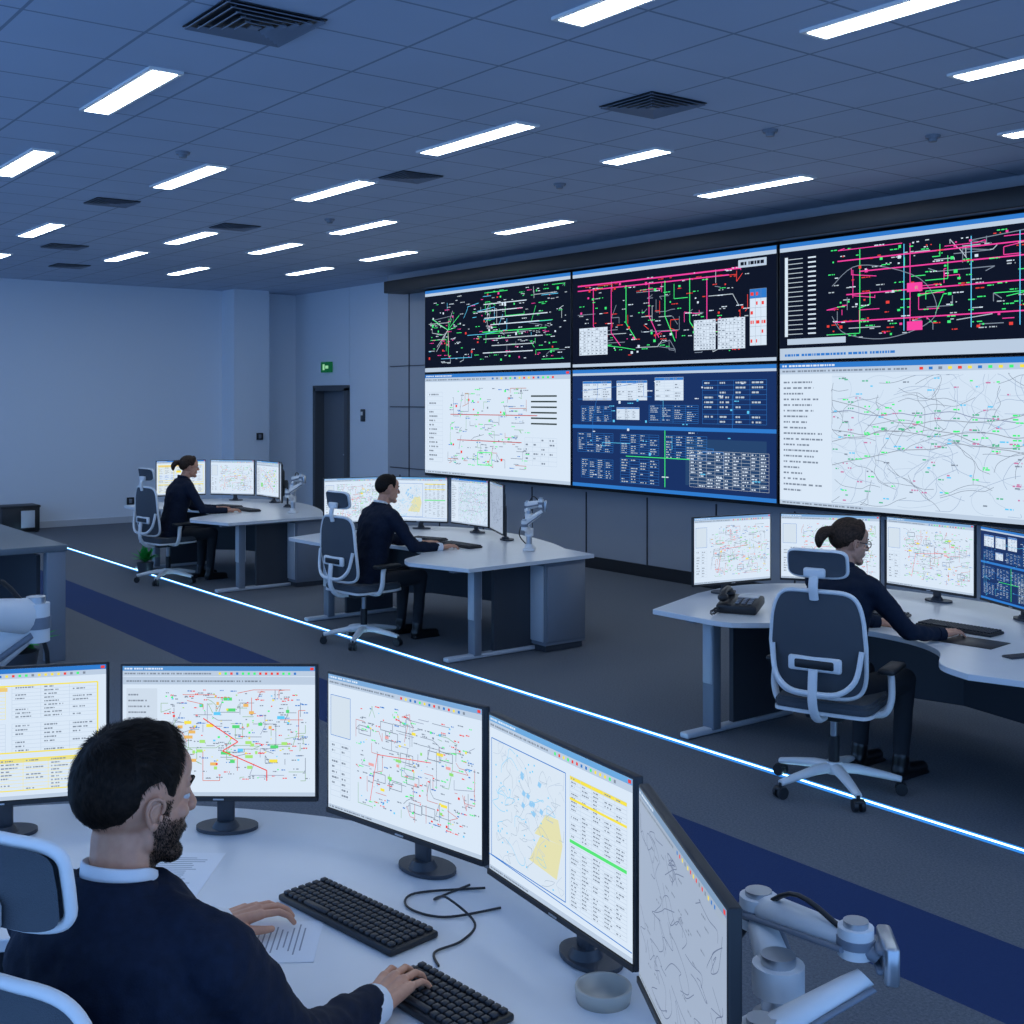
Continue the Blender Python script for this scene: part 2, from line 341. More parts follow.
def monitor(name,p0,p1,zt,h,kind,seed,zd=.75,stand=True):
    p0=Vector(p0);p1=Vector(p1); U=p1-p0; w=U.length; U.normalize(); c=(p0+p1)/2
    mb=MB(); zb=zt-h-zd; b=.008
    mb.box((0,.014,zb+h/2),(w,.022,h),0,bev=.004)
    mb.box((0,.032,zb+h/2),(w*.72,.03,h*.66),0,bev=.012)
    mb.box((0,.0015,zb+.008),(w-.006,.006,.012),0)
    mb.box((0,-.0025,zb+.008),(.03,.002,.004),2)
    if stand:
        mb.box((0,.085,(zb+h*.5)/2+.01),(.05,.02,zb+h*.5-.02),1,bev=.006)
        mb.box((0,.065,zb+h*.45),(.09,.05,.09),1,bev=.01)
        ol=[(.09*math.cos(a),.10+.062*math.sin(a)) for a in [2*math.pi*i/28 for i in range(28)]]
        mb.prism(ol,.001,.011,1); mb.cyl((0,.085,.01),(0,.085,.03),.04,.028,1)
    cv=CV(mb,-w/2+b,.0025,zb+b+.008,w-2*b,h-2*b-.006,3,random.Random(seed))
    content(cv,kind)
    return mb.obj(name,[M_BLACK,M_DARK,M_METAL,M_SCR],(c.x,c.y,zd),math.atan2(U.y,U.x))
# ------------------------------------------------------------------ room
def room():
    m,nt,b=new_mat('carpet'); 
    tc=nt.nodes.new('ShaderNodeTexCoord'); sp=nt.nodes.new('ShaderNodeSeparateXYZ'); nt.links.new(tc.outputs['Object'],sp.inputs[0])
    n=nt.nodes.new('ShaderNodeTexNoise'); n.inputs['Scale'].default_value=90; n.inputs['Detail'].default_value=6; n.inputs['Roughness'].default_value=.8
    nt.links.new(tc.outputs['Object'],n.inputs['Vector'])
    r=nt.nodes.new('ShaderNodeValToRGB'); r.color_ramp.elements[0].position=.35; r.color_ramp.elements[1].position=.68
    r.color_ramp.elements[0].color=(.075,.086,.103,1); r.color_ramp.elements[1].color=(.19,.205,.235,1)
    nt.links.new(n.outputs['Fac'],r.inputs['Fac'])
    r2=nt.nodes.new('ShaderNodeValToRGB'); r2.color_ramp.elements[0].color=(.004,.02,.085,1); r2.color_ramp.elements[1].color=(.008,.04,.16,1)
    nt.links.new(n.outputs['Fac'],r2.inputs['Fac'])
    g=nt.nodes.new('ShaderNodeMath'); g.operation='COMPARE'; g.inputs[1].default_value=3.86; g.inputs[2].default_value=.27
    nt.links.new(sp.outputs[1],g.inputs[0])
    mx=nt.nodes.new('ShaderNodeMixRGB'); nt.links.new(g.outputs[0],mx.inputs[0]); nt.links.new(r.outputs[0],mx.inputs[1]); nt.links.new(r2.outputs[0],mx.inputs[2])
    nt.links.new(mx.outputs[0],b.inputs['Base Color']); b.inputs['Roughness'].default_value=.9
    bp=nt.nodes.new('ShaderNodeBump'); bp.inputs['Strength'].default_value=.5; bp.inputs['Distance'].default_value=.01
    nt.links.new(n.outputs['Fac'],bp.inputs['Height']); nt.links.new(bp.outputs[0],b.inputs['Normal'])
    f=MB(); f.box((-8.3,4.1,-.05),(22.6,12.2,.1)); f.obj('floor',[m])
    m,nt,b=new_mat('ceiling_tiles')
    tc=nt.nodes.new('ShaderNodeTexCoord'); sp=nt.nodes.new('ShaderNodeSeparateXYZ'); nt.links.new(tc.outputs['Object'],sp.inputs[0])
    def grid(o,off):
        a=nt.nodes.new('ShaderNodeMath'); a.operation='ADD'; a.inputs[1].default_value=60+off; nt.links.new(o,a.inputs[0])
        d=nt.nodes.new('ShaderNodeMath'); d.operation='MODULO'; d.inputs[1].default_value=.6; nt.links.new(a.outputs[0],d.inputs[0])
        c=nt.nodes.new('ShaderNodeMath'); c.operation='LESS_THAN'; c.inputs[1].default_value=.018; nt.links.new(d.outputs[0],c.inputs[0]); return c.outputs[0]
    mm=nt.nodes.new('ShaderNodeMath'); mm.operation='MAXIMUM'; nt.links.new(grid(sp.outputs[0],0),mm.inputs[0]); nt.links.new(grid(sp.outputs[1],.2),mm.inputs[1])
    n=nt.nodes.new('ShaderNodeTexNoise'); n.inputs['Scale'].default_value=1.2; nt.links.new(tc.outputs['Object'],n.inputs['Vector'])
    r=nt.nodes.new('ShaderNodeValToRGB'); r.color_ramp.elements[0].color=(.43,.50,.62,1); r.color_ramp.elements[1].color=(.50,.57,.7,1); nt.links.new(n.outputs['Fac'],r.inputs['Fac'])
    mx=nt.nodes.new('ShaderNodeMixRGB'); nt.links.new(mm.outputs[0],mx.inputs[0]); nt.links.new(r.outputs[0],mx.inputs[1]); mx.inputs[2].default_value=(.24,.29,.38,1)
    nt.links.new(mx.outputs[0],b.inputs['Base Color']); b.inputs['Roughness'].default_value=.8
    f=MB(); f.box((-8.3,4.1,3.92),(22.6,12.2,.1)); f.obj('ceiling',[m])
    MW=pmat('wall_paint',(.70,.75,.82),.75,bump=.03,bscale=80); MP=pmat('wall_panel',(.33,.35,.39),.5); MS=pmat('panel_seam',(.05,.05,.06),.6)
    f=MB(); f.box((-19.5,4.1,1.935),(.2,12,3.87)); f.obj('wall_left',[MW])
    f=MB(); f.box((-19.15,8.82,1.935),(.5,.64,3.87)); f.obj('wall_column',[MW])
    f=MB(); f.box((-18.67-.365,10.0,1.935),(.73,.2,3.87)); f.box((-16.51,10.0,1.935),(1.9,.2,3.87)); f.box((-18.07,10,3.06),(1.2,.2,1.62)); f.box((-5.8,10.1,1.935),(19.7,.2,3.87)); f.obj('wall_back',[MW])
    d=MB()
    MDK=pmat('door_frame_grey',(.08,.088,.10),.5)
    d.box((-18.62,9.98,1.1),(.09,.26,2.2),0); d.box((-17.52,9.98,1.1),(.09,.26,2.2),0); d.box((-18.07,9.98,2.2),(1.19,.26,.09),0)
    d.box((-18.07,10.05,1.08),(1.02,.05,2.15),1,bev=.004); d.box((-17.68,10.0,1.05),(.03,.06,.22),2,bev=.005); d.cyl((-17.68,9.97,1.08),(-17.8,9.97,1.08),.01,None,2)
    d.obj('door_1',[MDK,pmat('door_leaf',(.15,.165,.19),.5),M_METAL])
    bb=MB(); bb.box((-19.385,3.6,.05),(.03,9.7,.1)); bb.obj('baseboard_left',[M_LGREY])
    p=MB(); p.box((-6.2,9.66,1.935),(18.5,.5,3.87),0); p.obj('wall_panelling',[MP])
    s=MB()
    x=-15.1
    while x<2.5: s.box((x,9.405,.5),(.014,.012,.8),0); x+=1.05
    s.box((-14.85,9.405,2.2),(.014,.012,2.9),0)
    for z in (1.0,1.9,2.5): s.box((-14.85,9.405,z),(1.05,.012,.012),0)
    s.obj('trim_1',[MS])
    k=MB(); k.box((-6.2,9.44,.07),(18.5,.1,.14),0); k.obj('baseboard_back',[M_BLACK])
    h=MB(); h.box((-5.86,9.22,3.63),(18.2,.36,.17),0,bev=.01); h.box((-5.5,9.34,2.25),(17.5,.1,2.62),1); h.obj('video_wall_housing',[M_BLACK,M_BLACK])
room()
xs=[-14.12,-10.92,-7.78,-4.62]
kinds=[['dark_green','dark_mag','dark_pink'],['light_net','navy_panels','map']]
for row,(z0,z1) in enumerate(((2.375,3.53),(.975,2.365))):
    for i in range(3):
        mb=MB(); w=xs[i+1]-xs[i]-.02; h=z1-z0
        mb.box((0,.03,h/2),(w,.09,h),0,bev=.006)
        content(CV(mb,-w/2+.012,-.017,.012,w-.024,h-.024,1,random.Random(11+row*5+i)),kinds[row][i])
        mb.obj('video_wall_display',[M_BLACK,M_SCR],((xs[i]+xs[i+1])/2,9.21,z0))
# ceiling lights
M_LAMP=emat('led_panel',(.75,.88,1.0),12.5)
lights=[(-7.19,2.55),(-9.85,2.65),(-12.6,2.65),(-9.63,3.92),(-13.6,3.85),(-16.65,4.1),(-3.93,3.8),(-6.99,4.98),(-9.47,5.2),(-13.2,5.4),(-15.4,5.42),(-3.33,4.93),
 (-6.73,6.31,.5),(-11.27,6.54),(-13.5,6.6),(-16.6,6.75),(-3.35,6.25),(-7.07,8.02),(-10.15,8.0),(-13.3,8.1),(-15.55,8.15),(-4.02,7.9),
 (-.6,2.55),(-.6,4.9),(-3.6,1.3),(-.6,.6),(-6.6,.9),(1.6,3.9),(-1.0,7.8),(-10.6,.6),(-14,.6)]  # this row: extra panels out of view, added to light the foreground
for L in lights:
    x,y=L[:2]; k=L[2] if len(L)>2 else 1
    mb=MB(); mb.box((0,0,-.008),(1.24*k,.2,.016),1); mb.box((0,0,-.012),(1.18*k,.15,.014),0); mb.obj('ceiling_light',[M_LAMP,M_WHITE],(x,y,3.87))
M_VENT=pmat('vent_blade',(.2,.22,.27),.5)
for (x,y,s0) in [(-5.5,2.58,.88),(-5.5,5.3,.80),(-8.5,5.4,.66),(-11.3,3.85,.68),(-12.1,5.45,.7),(-14.9,4.5,.75),(-17,5.2,.75)]:
    mb=MB()
    mb.box((0,0,-.004),(.6,.6,.006),1)
    for k in range(5):
        s=.28-.052*k; z=-.012-.004*k
        for a in range(4):
            R=Matrix.Rotation(a*math.pi/2,3,'Z'); mb.box(R@Vector((0,s,z)),(2*s+.02,.030,.004),0,rot=R@Matrix.Rotation(math.radians(-28),3,'X'))
    mb.box((0,0,-.03),(.06,.06,.006),0)
    mb.obj('air_vent',[M_VENT,M_BLACK],(x,y,3.868),scale=s0)
for (x,y) in [(-5.53,6.45),(-4.95,7.5),(-8.7,3.5),(-8.0,6.6),(-11,6.0)]:
    mb=MB(); mb.cyl((0,0,-.002),(0,0,-.02),.055,.05,0,20); mb.cyl((0,0,-.02),(0,0,-.045),.035,.028,0,20); mb.obj('smoke_detector',[M_GREY],(x,y,3.87))
mb=MB(); mb.box((0,0,0),(.34,.05,.18),0,bev=.008); mb.box((-.06,-.027,0),(.06,.004,.1),1); mb.box((.05,-.027,.0),(.1,.004,.05),1); mb.obj('exit_sign',[emat('exit_green',(.01,.16,.07),.5),emat('exit_white',(.4,.9,.5),.7)],(-18.2,9.87,2.56))
for (x,y,z) in [(-18.88,8.95,1.38),(-19.38,6.9,.35)]:
    mb=MB(); mb.box((0,0,0),(.02,.12,.12),0,bev=.006); mb.box((.012,0,.0),(.01,.05,.07),1,bev=.003); mb.obj('wall_switch',[M_BLACK,M_GREY],(x+.015,y,z))
mb=MB(); mb.box((0,0,0),(.1,.04,.2),0,bev=.008); mb.box((0,-.022,.03),(.06,.006,.06),1); mb.obj('card_reader',[M_DARK,M_WHITE],(-17.0,9.88,1.75))
mb=MB(); mb.box((0,0,0),(22,.018,.006),0); mb.box((0,0,-.001),(22,.06,.006),1); mb.obj('trim_floor_led',[emat('floor_led',(.42,.8,1.0),5.0),emat('floor_led_glow',(.04,.26,.8),1.1)],(-8.35,5.02,.003))  # wider blue strip imitates the LED's glow halo by its own emission
# ------------------------------------------------------------------ furniture
def office_chair(loc,rz,scale=1.0,ft=1.0):
    mb=MB(); W,D,G,F=0,1,2,3
    for i in range(5):
        a=2*math.pi*i/5+.35; d=Vector((math.cos(a),math.sin(a),0)); t=Vector((-d.y,d.x,0))
        R=Matrix.Rotation(a,3,'Z')
        pts=[(d*.02+Vector((0,0,.12))),(d*.12+Vector((0,0,.115))),(d*.24+Vector((0,0,.095))),(d*.33+Vector((0,0,.078)))]
        mb.tube(pts,[.034,.03,.025,.02],W,10,flat=.8)
        c=d*.33; mb.cyl(c+Vector((0,0,.08)),c+Vector((0,0,.045)),.009,None,D,8)
        for sgn in (-1,1): mb.cyl(c+t*.009*sgn+Vector((0,0,.031)),c+t*.028*sgn+Vector((0,0,.031)),.030,None,D,16)
        mb.box(c+Vector((0,0,.05)),(.05,.05,.02),D,rot=R,bev=.008)
    mb.cyl((0,0,.09),(0,0,.15),.045,.04,W,20); mb.cyl((0,0,.14),(0,0,.28),.028,None,D); mb.cyl((0,0,.27),(0,0,.42),.018,None,G)
    mb.box((0,-.02,.415),(.2,.3,.05),D,bev=.02); mb.cyl((.1,.02,.415),(.24,.03,.41),.006,None,D)
    ol=[(-.24,-.2),(-.25,0),(-.24,.17),(-.17,.25),(0,.265),(.17,.25),(.24,.17),(.25,0),(.24,-.2),(.15,-.235),(-.15,-.235)]
    ol=[(p.x,p.y) for p in crom([Vector((x,y,0)) for x,y in ol],4,True)]
    mb.prism(ol,.435,.452,W)
    for k in range(5):
        s=1-.03*abs(k-1.5)**1.5*.6
        mb.prism([(x*s,y*s) for x,y in ol],.452+.0105*k,.4625+.0105*k,F)
    mb.tube(crom([Vector(p) for p in ((0,-.12,.41),(0,-.26,.42),(0,-.33,.5),(0,-.335,.6),(0,-.325,.68))],5),.024,W,12,flat=.7)
    for sg in (-1,1):
        mb.tube(crom([Vector(p) for p in ((0,-.33,.56),(sg*.12,-.325,.57),(sg*.2,-.30,.64),(sg*.225,-.275,.78))],5),.014,W,10)
    mb.tube(crom([Vector(p) for p in ((0,-.31,1.02),(0,-.325,1.08),(0,-.315,1.13))],4),[.024]*9,W,10,flat=.6)
    def bp(u,v):
        x=u*(.225+.015*math.sin(v*math.pi))*(1-.08*max(0,v-.6)/.4)
        z=.53+.53*v; y=-.27-.035*math.sin(v*math.pi*.9)+.05*(u*u)+ -.02*v+.02*(1-v)
        return Vector((x,y,z))
    def rr(t):
        a=2*math.pi*t; ca,sa=math.cos(a),math.sin(a); p=.36
        return math.copysign(abs(ca)**p,ca),math.copysign(abs(sa)**p,sa)
    per=[]
    for i in range(64):
        a,b_=rr(i/64); per.append(bp(a,(b_+1)/2))
    mb.tube(per,.0115*ft,W,8,closed=True,flat=1.2)
    def sq(u,v):
        q=max(abs(u),abs(v))
        if q<=0: return 0,0,0
        a=math.atan2(v,u); ca,sa=math.cos(a),math.sin(a); return math.copysign(abs(ca)**.36,ca)*q,math.copysign(abs(sa)**.36,sa)*q,q
    vs=[];fs=[]
    for j in range(13):
        for i in range(13):
            uu,vv,q=sq(-1+2*i/12,-1+2*j/12); vs.append(bp(uu,(vv+1)/2))
    for j in range(12):
        for i in range(12): fs.append([j*13+i,j*13+i+1,(j+1)*13+i+1,(j+1)*13+i])
    mb.add(vs,fs,3,smooth=True); mb.add([v+Vector((0,-.006,0)) for v in vs],[f[::-1] for f in fs],3,smooth=True)
    mb.box((0,-.298,.70),(.27,.03,.075),W,bev=.014); mb.box((0,-.305,.70),(.2,.03,.045),D,bev=.01)
    def hp(u,v): return Vector((u*.145,-.265+.035*u*u-.02*v-.01,1.13+.125*v))
    per=[hp(rr(i/40)[0],(rr(i/40)[1]+1)/2) for i in range(40)]
    mb.tube(per,.0115*ft,W,8,closed=True,flat=1.2)
    vs=[];fs=[]
    for j in range(9):
        for i in range(9):
            uu,vv,q=sq(-1+i/4,-1+j/4); vs.append(hp(uu,(vv+1)/2)+Vector((0,.012*(1-q*q),0)))
    for j in range(8):
        for i in range(8): fs.append([j*9+i,j*9+i+1,(j+1)*9+i+1,(j+1)*9+i])
    mb.add(vs,fs,3,smooth=True); mb.add([v+Vector((0,-.02,0)) for v in vs],[f[::-1] for f in fs],3,smooth=True)
    mb.box((0,-.305,1.15),(.11,.03,.05),W,bev=.012)
    for sg in (-1,1):
        mb.tube(crom([Vector(p) for p in ((sg*.12,-.05,.43),(sg*.26,-.05,.435),(sg*.3,-.04,.5),(sg*.3,-.03,.6),(sg*.29,-.01,.64))],5),[.022]*21,W,10,flat=.8)
        mb.box((sg*.29,.02,.655),(.085,.24,.03),D,bev=.014)
    return mb.obj('office_chair',[M_WHITE,M_BLACK,M_METAL,M_MESHF],loc,rz,scale=scale)
def fpts(pts,n=5): return [(p.x,p.y) for p in crom([Vector((x,y,0)) for x,y in pts],n)]
FRONT=[(-.95,-.02),(-.72,.02),(-.5,.28),(-.2,.42),(.15,.42),(.42,.28),(.6,.02),(.8,-.07)]
BACK=[(.85,1.45),(.45,1.62),(-.2,1.78),(-.9,1.75),(-1.4,1.5),(-1.62,1.1),(-1.56,.62)]
def desk(loc,ol,legs,modesty,cab=None):
    mb=MB()
    mb.prism(ol,.72,.75,0); 
    for (x,y0,y1) in legs:
        mb.box((x,(y0+y1)/2,.02),(.07,y1-y0,.034),1,bev=.008)
        yc=y0*.75+y1*.25
        mb.box((x,yc,.37),(.09,.07,.69),2,bev=.006); mb.box((x,yc,.5),(.075,.085,.4),1,bev=.004)
        mb.box((x,yc+.42,.37),(.035,.5,.69),3)
        mb.box((x,(y0+y1)/2,.7),(.06,y1-y0-.1,.04),2)
    for (a,b) in zip(modesty[:-1],modesty[1:]):
        a=Vector((*a,0)); b=Vector((*b,0)); d=b-a; mb.box((a+b)/2+Vector((0,0,.44)),(d.length+.01,.02,.56),3,rot=Matrix.Rotation(math.atan2(d.y,d.x),3,'Z'))
    if cab:
        x0,x1,y0,y1=cab; c=((x0+x1)/2,(y0+y1)/2,.385)
        mb.box(c,(x1-x0,y1-y0,.665),4,bev=.006); mb.box(((x0+x1)/2,y0-.006,.385),(x1-x0-.03,.012,.6),5,bev=.003); mb.box((x1+.006,(y0+y1)/2,.385),(.012,y1-y0-.03,.6),4,bev=.003)
        mb.box(((x0+x1)/2,(y0+y1)/2,.03),(x1-x0-.04,y1-y0-.04,.05),3)
    return mb.obj('control_desk',[M_DESK,M_LGREY,M_GREY,M_DARK,M_GREY,M_LGREY],loc,bevel=.005)
M_KEY=pmat('key_cap',(.022,.024,.03),.5)
def keyboard(loc,rz,w=.44):
    mb=MB(); mb.box((0,0,.009),(w,.145,.016),0,bev=.005); nc=int(w/.0195)-1
    for j in range(6):
        for i in range(nc):
            x=-w/2+.018+i*(w-.036)/(nc-1); y=-.055+j*.0215+(.004 if j==5 else 0)
            if j==0 and 4<=i<=8:
                if i==6: mb.box((x,y,.021),(.09,.016,.01),1,bev=.002,seg=1)
                continue
            mb.box((x,y,.021),(.0155,.0165,.009),1,bev=.002,seg=1)
    return mb.obj('keyboard',[M_BLACK,M_KEY],loc,rz)
def arm_stand(loc,rz,s=1.0):
    mb=MB()
    mb.box((0,0,.012),(.12,.1,.022),0,bev=.006); mb.cyl((0,0,.02),(0,0,.3),.024,None,1,18); mb.cyl((0,0,.02),(0,0,.05),.04,.034,0,20)
    for z in (.14,.25): mb.cyl((0,0,z-.03),(0,0,z+.03),.036,None,0,20)
    def arm(a,b,r):
        a=Vector(a);b=Vector(b); d=(b-a).normalized(); mb.tube([a,a+(b-a)*.15,a+(b-a)*.85,b],[r*.9,r*1.25,r*.95,r*.8],0,14,flat=1.2); 
        n=d.cross(Vector((0,0,1))).normalized(); mb.tube([a+n*r*1.3+Vector((0,0,-.01)),b+n*r*1.2+Vector((0,0,-.01))],r*.28,2,8)
    def joint(p,h,r): p=Vector(p); mb.cyl(p-Vector((0,0,h)),p+Vector((0,0,h)),r,None,0,20); mb.cyl(p+Vector((0,0,h)),p+Vector((0,0,h+.012)),r*.7,None,1,20); mb.cyl(p-Vector((0,0,h*.3)),p+Vector((0,0,h*.3)),r*1.08,None,2,20)
    arm((0,0,.25),(.1,.02,.31),.022); joint((.11,.02,.32),.035,.028); arm((.11,.02,.33),(-.03,-.1,.36),.022); joint((-.03,-.1,.36),.03,.024)
    arm((0,0,.14),(-.1,.03,.2),.022); joint((-.11,.03,.2),.035,.028); arm((-.11,.03,.21),(-.05,-.11,.3),.018)
    mb.box((-.04,-.14,.34),(.08,.02,.08),1,bev=.006); mb.cyl((-.04,-.13,.34),(-.03,-.1,.355),.018,None,2,12)
    for zz in (.32,.36): mb.box((-.04,-.128,zz),(.05,.012,.012),2,bev=.003)
    cp=crom([Vector(p) for p in ((.02,.03,.05),(.09,.09,.12),(.13,.04,.26),(.05,-.02,.4),(-.02,-.08,.38))],6); mb.tube(cp,.005,3,8)
    return mb.obj('articulated_monitor_arm',[M_WHITE,M_METAL,M_GREY,M_BLACK],loc,rz,scale=s)
# ------------------------------------------------------------------ people
def rm(o,vox,sm=4,fac=.5,disp=0,dscale=.15):
    r=o.modifiers.new('remesh','REMESH'); r.mode='VOXEL'; r.voxel_size=vox; r.use_smooth_shade=True
    s=o.modifiers.new('smooth','SMOOTH'); s.factor=fac; s.iterations=sm
    if disp:
        t=bpy.data.textures.new('folds','CLOUDS'); t.noise_scale=dscale; t.noise_depth=2
        d=o.modifiers.new('folds','DISPLACE'); d.texture=t; d.strength=disp; d.mid_level=.5; d.texture_coords='LOCAL'
def ik(S,W,l1,l2,pole):
    S=Vector(S);W=Vector(W); d=W-S; L=min(d.length,(l1+l2)*.999); d.normalize()
    a=(l1*l1-l2*l2+L*L)/(2*L); h=math.sqrt(max(0,l1*l1-a*a)); p=Vector(pole); p=(p-d*p.dot(d)).normalized()
    return S+d*a+p*h
def hand(side,parent,M,mat,curl=1.0,name='hand',vox=.0028):
    mb=MB(); sx=-1 if side=='R' else 1
    ks=[(sx*.032,.088,.004),(sx*.011,.094,.007),(-sx*.011,.090,.005),(-sx*.031,.080,.0)]
    ln=[(.042,.025,.021),(.046,.029,.022),(.042,.027,.021),(.033,.02,.019)]
    for k in ks: mb.cap((k[0]*.55,.004,0),k,.0165,.0112)
    mb.ell((0,.05,-.004),(.036,.045,.013)); mb.ell((sx*.02,.035,-.01),(.017,.03,.014))
    mb.cap((0,-.04,0),(0,.01,0),.026,.025)
    for i,(k,l) in enumerate(zip(ks,ln)):
        p=Vector(k); an=math.radians(8*curl); sp=sx*(.17-.13*i)
        for j,ll in enumerate(l):
            q=p+Vector((sp*ll,math.cos(an)*ll,-math.sin(an)*ll)); r0=(.0092,.0082,.0072)[j]; r1=(.0078,.007,.0062)[j]
            if i==3: r0*=.88;r1*=.88
            mb.cap(p,q,r0,r1,seg=10); p=q; an+=math.radians((26,24,20)[j]*curl)
    mb.cap((sx*.022,.018,-.008),(sx*.05,.05,-.014),.0145,.0115); mb.cap((sx*.05,.05,-.014),(sx*.058,.08,-.02),.0112,.009); mb.cap((sx*.058,.08,-.02),(sx*.054,.102,-.026),.009,.0072)
    o=mb.obj(name,[mat],M=M); rm(o,vox,2,.45); o.parent=parent; return o
def interp(tab,x):
    for (a,b) in zip(tab[:-1],tab[1:]):
        if a[0]<=x<=b[0]: 
            t=(x-a[0])/(b[0]-a[0]); t=t*t*(3-2*t); return a[1]+(b[1]-a[1])*t
    return tab[-1][1]
def lathe(mb,prof,yc,mi=0,front=.0,N=36):
    vs=[];fs=[];P=len(prof)
    for i in range(N):
        a=2*math.pi*i/N; s=math.sin(a)
        for r_,z in prof: vs.append((r_*math.cos(a),yc+r_*s*1.0,z-front*max(0,s)**1.5-.012*s))
    for i in range(N):
        for j in range(P):
            j2=(j+1)%P; a=i*P; b=((i+1)%N)*P; fs.append([a+j,b+j,b+j2,a+j2])
    mb.add(vs,fs,mi,smooth=True)
def strand(sv,sf,p,g,d,L,w):
    wv=g.cross(d)
    if wv.length<1e-4: return
    wv=wv.normalized()*w; n0=len(sv)
    sv+=[p-wv,p+wv,p+g*L*.6+wv*.7,p+g*L*.6-wv*.7,p+g*L-d*.001]; sf+=[[n0,n0+1,n0+2,n0+3],[n0+3,n0+2,n0+4]]
def person(name,loc,yaw,sc=1.0,lean=.12,hyaw=0,hpitch=-4,rh=(.25,.55,.785),lh=(-.15,.58,.785),rhy=0,lhy=0,female=False,hairm=None,suit=None,skin=None,glasses=False,vox=.011,hv=.004,knee=.44,roll=0,hairv='short',strands=0,fz=0,pole=(.5,-.45,-.9),beard=0):
    E=bpy.data.objects.new(name,None); COL.objects.link(E)
    E.location=loc; E.rotation_euler=(0,0,yaw); E.scale=(sc,)*3
    k=.92 if female else 1.0
    suit=suit or M_SUIT; skin=skin or M_SKIN; hairm=hairm or M_HAIRD
    Y=lambda z: lean*(z-.5)*1.6
    mb=MB()
    secs=[(.45,.15,.125),(.52,.18,.14),(.64,.168,.13),(.77,.165,.124),(.89,.186*k,.132),(.99,.208*k,.132),(1.06,.188*k,.115),(1.105,.125,.09),(1.135,.075,.07)]
    mb.loft([((0,Y(z)-.01,z),rx,ry) for z,rx,ry in secs])
    sh={}
    for sg,W in ((1,rh),(-1,lh)):
        S=Vector((sg*.19*k,Y(1.04)+.01,1.035)); mb.cap((sg*.05,Y(1.07)-.01,1.085),S,.052,.068*k)
        Wv=Vector(W); Ez=ik(S,Wv,.295,.265,(sg*pole[0],pole[1],pole[2])); sh[sg]=(S,Ez,Wv)
        mb.cap(S,Ez,.064*k,.050*k); d=(Wv-Ez).normalized(); mb.cap(Ez,Wv-d*.025,.050*k,.038*k)
        if vox<.01:
            for q in range(5):
                t=.72+.08*q; c=S.lerp(Ez,min(1,t)) if t<1 else Ez.lerp(Wv,(t-1)*1.2+.05)
                ax=(Ez-S).normalized() if t<1 else d
                u=ax.cross(Vector((.3,.2,1))).normalized(); w_=ax.cross(u)
                mb.tube([c+u*math.cos(a)*.047+w_*math.sin(a)*.047+ax*.012*math.sin(2*a+q) for a in [2*math.pi*i/18 for i in range(18)]],.009,0,6,closed=True)
    o=mb.obj(name+'_jacket',[suit],parent=E); rm(o,vox,3,.5,.022,.07)
    mb=MB()
    mb.loft([((0,-.01,z),rx,ry) for z,rx,ry in ((.43,.14,.12),(.5,.175,.145),(.57,.16,.125))])
    for sg in (1,-1):
        mb.cap((sg*.09,0,.5),(sg*.13,knee,.52),.088,.062); mb.cap((sg*.13,knee,.52),(sg*.13,knee-.03,.11+fz),.06,.042)
    o=mb.obj(name+'_trousers',[M_TROUS],parent=E); rm(o,.012,4,.5,.01,.12)
    mb=MB()
    for sg in (1,-1):
        mb.cap((sg*.13,knee-.05,.045+fz),(sg*.14,knee+.14,.038+fz),.042,.034); mb.cap((sg*.13,knee-.04,.05+fz),(sg*.13,knee-.03,.12+fz),.042,.045)
        mb.box((sg*.135,knee+.045,.009+fz),(.075,.26,.016),0,bev=.006)
    o=mb.obj(name+'_shoes',[M_SHOE],parent=E); rm(o,.008,3,.5)
    mb=MB(); yc=Y(1.13)-.008
    lathe(mb,[(.066,1.11),(.061,1.160),(.057,1.162),(.056,1.11)],yc,0,.02)
    for sg in (1,-1):
        S,Ez,Wv=sh[sg]; d=(Wv-Ez).normalized(); mb.tube([Wv-d*.05,Wv+d*.002],[.0385,.0375],0,18)
    mb.obj(name+'_shirt',[M_SHIRT if not female else suit],parent=E)
    if not female:
        mb=MB(); lathe(mb,[(.11,1.03),(.094,1.10),(.078,1.136),(.070,1.144),(.064,1.138),(.066,1.03)],yc,0,.05); mb.obj(name+'_jacket_collar',[suit],parent=E)
    for sg,yw,nm in ((1,rhy,'R'),(-1,lhy,'L')):
        S,Ez,Wv=sh[sg]; d=(Wv-Ez); yawh=math.atan2(-d.x,d.y)+yw
        M=Matrix.Translation(Wv)@Matrix.Rotation(yawh,4,'Z')@Matrix.Rotation(math.radians(3),4,'X')
        hand(nm,E,M,M_SKIN,1.0,name+'_hand_'+('right' if sg>0 else 'left'),.0024 if vox<.01 else .004)
    HC=Vector((0,Y(1.26)+.03,1.252))
    HM=Matrix.Translation(HC)@Matrix.Rotation(math.radians(hyaw),4,'Z')@Matrix.Rotation(math.radians(hpitch),4,'X')@Matrix.Rotation(math.radians(roll),4,'Y')
    mb=MB()
    mb.ell((0,-.012,.03),(.075,.096,.088),0,28,18); mb.ell((0,.02,-.03),(.06,.066,.082),0,24,16)
    mb.ell((0,.064,-.094),(.025,.023,.019)); mb.cap((-.044,.0,-.058),(-.02,.06,-.09),.017,.017); mb.cap((.044,.0,-.058),(.02,.06,-.09),.017,.017)
    mb.cap((0,.082,.018),(0,.104,-.02),.0075,.010); mb.ell((0,.099,-.026),(.0145,.012,.008)); 
    mb.cap((-.036,.072,.027),(-.012,.084,.024),.009,.009); mb.cap((.036,.072,.027),(.012,.084,.024),.009,.009); mb.ell((0,.055,.05),(.052,.035,.04))
    mb.cap((-.042,.058,-.018),(-.03,.07,-.022),.014,.012); mb.cap((.042,.058,-.018),(.03,.07,-.022),.014,.012)
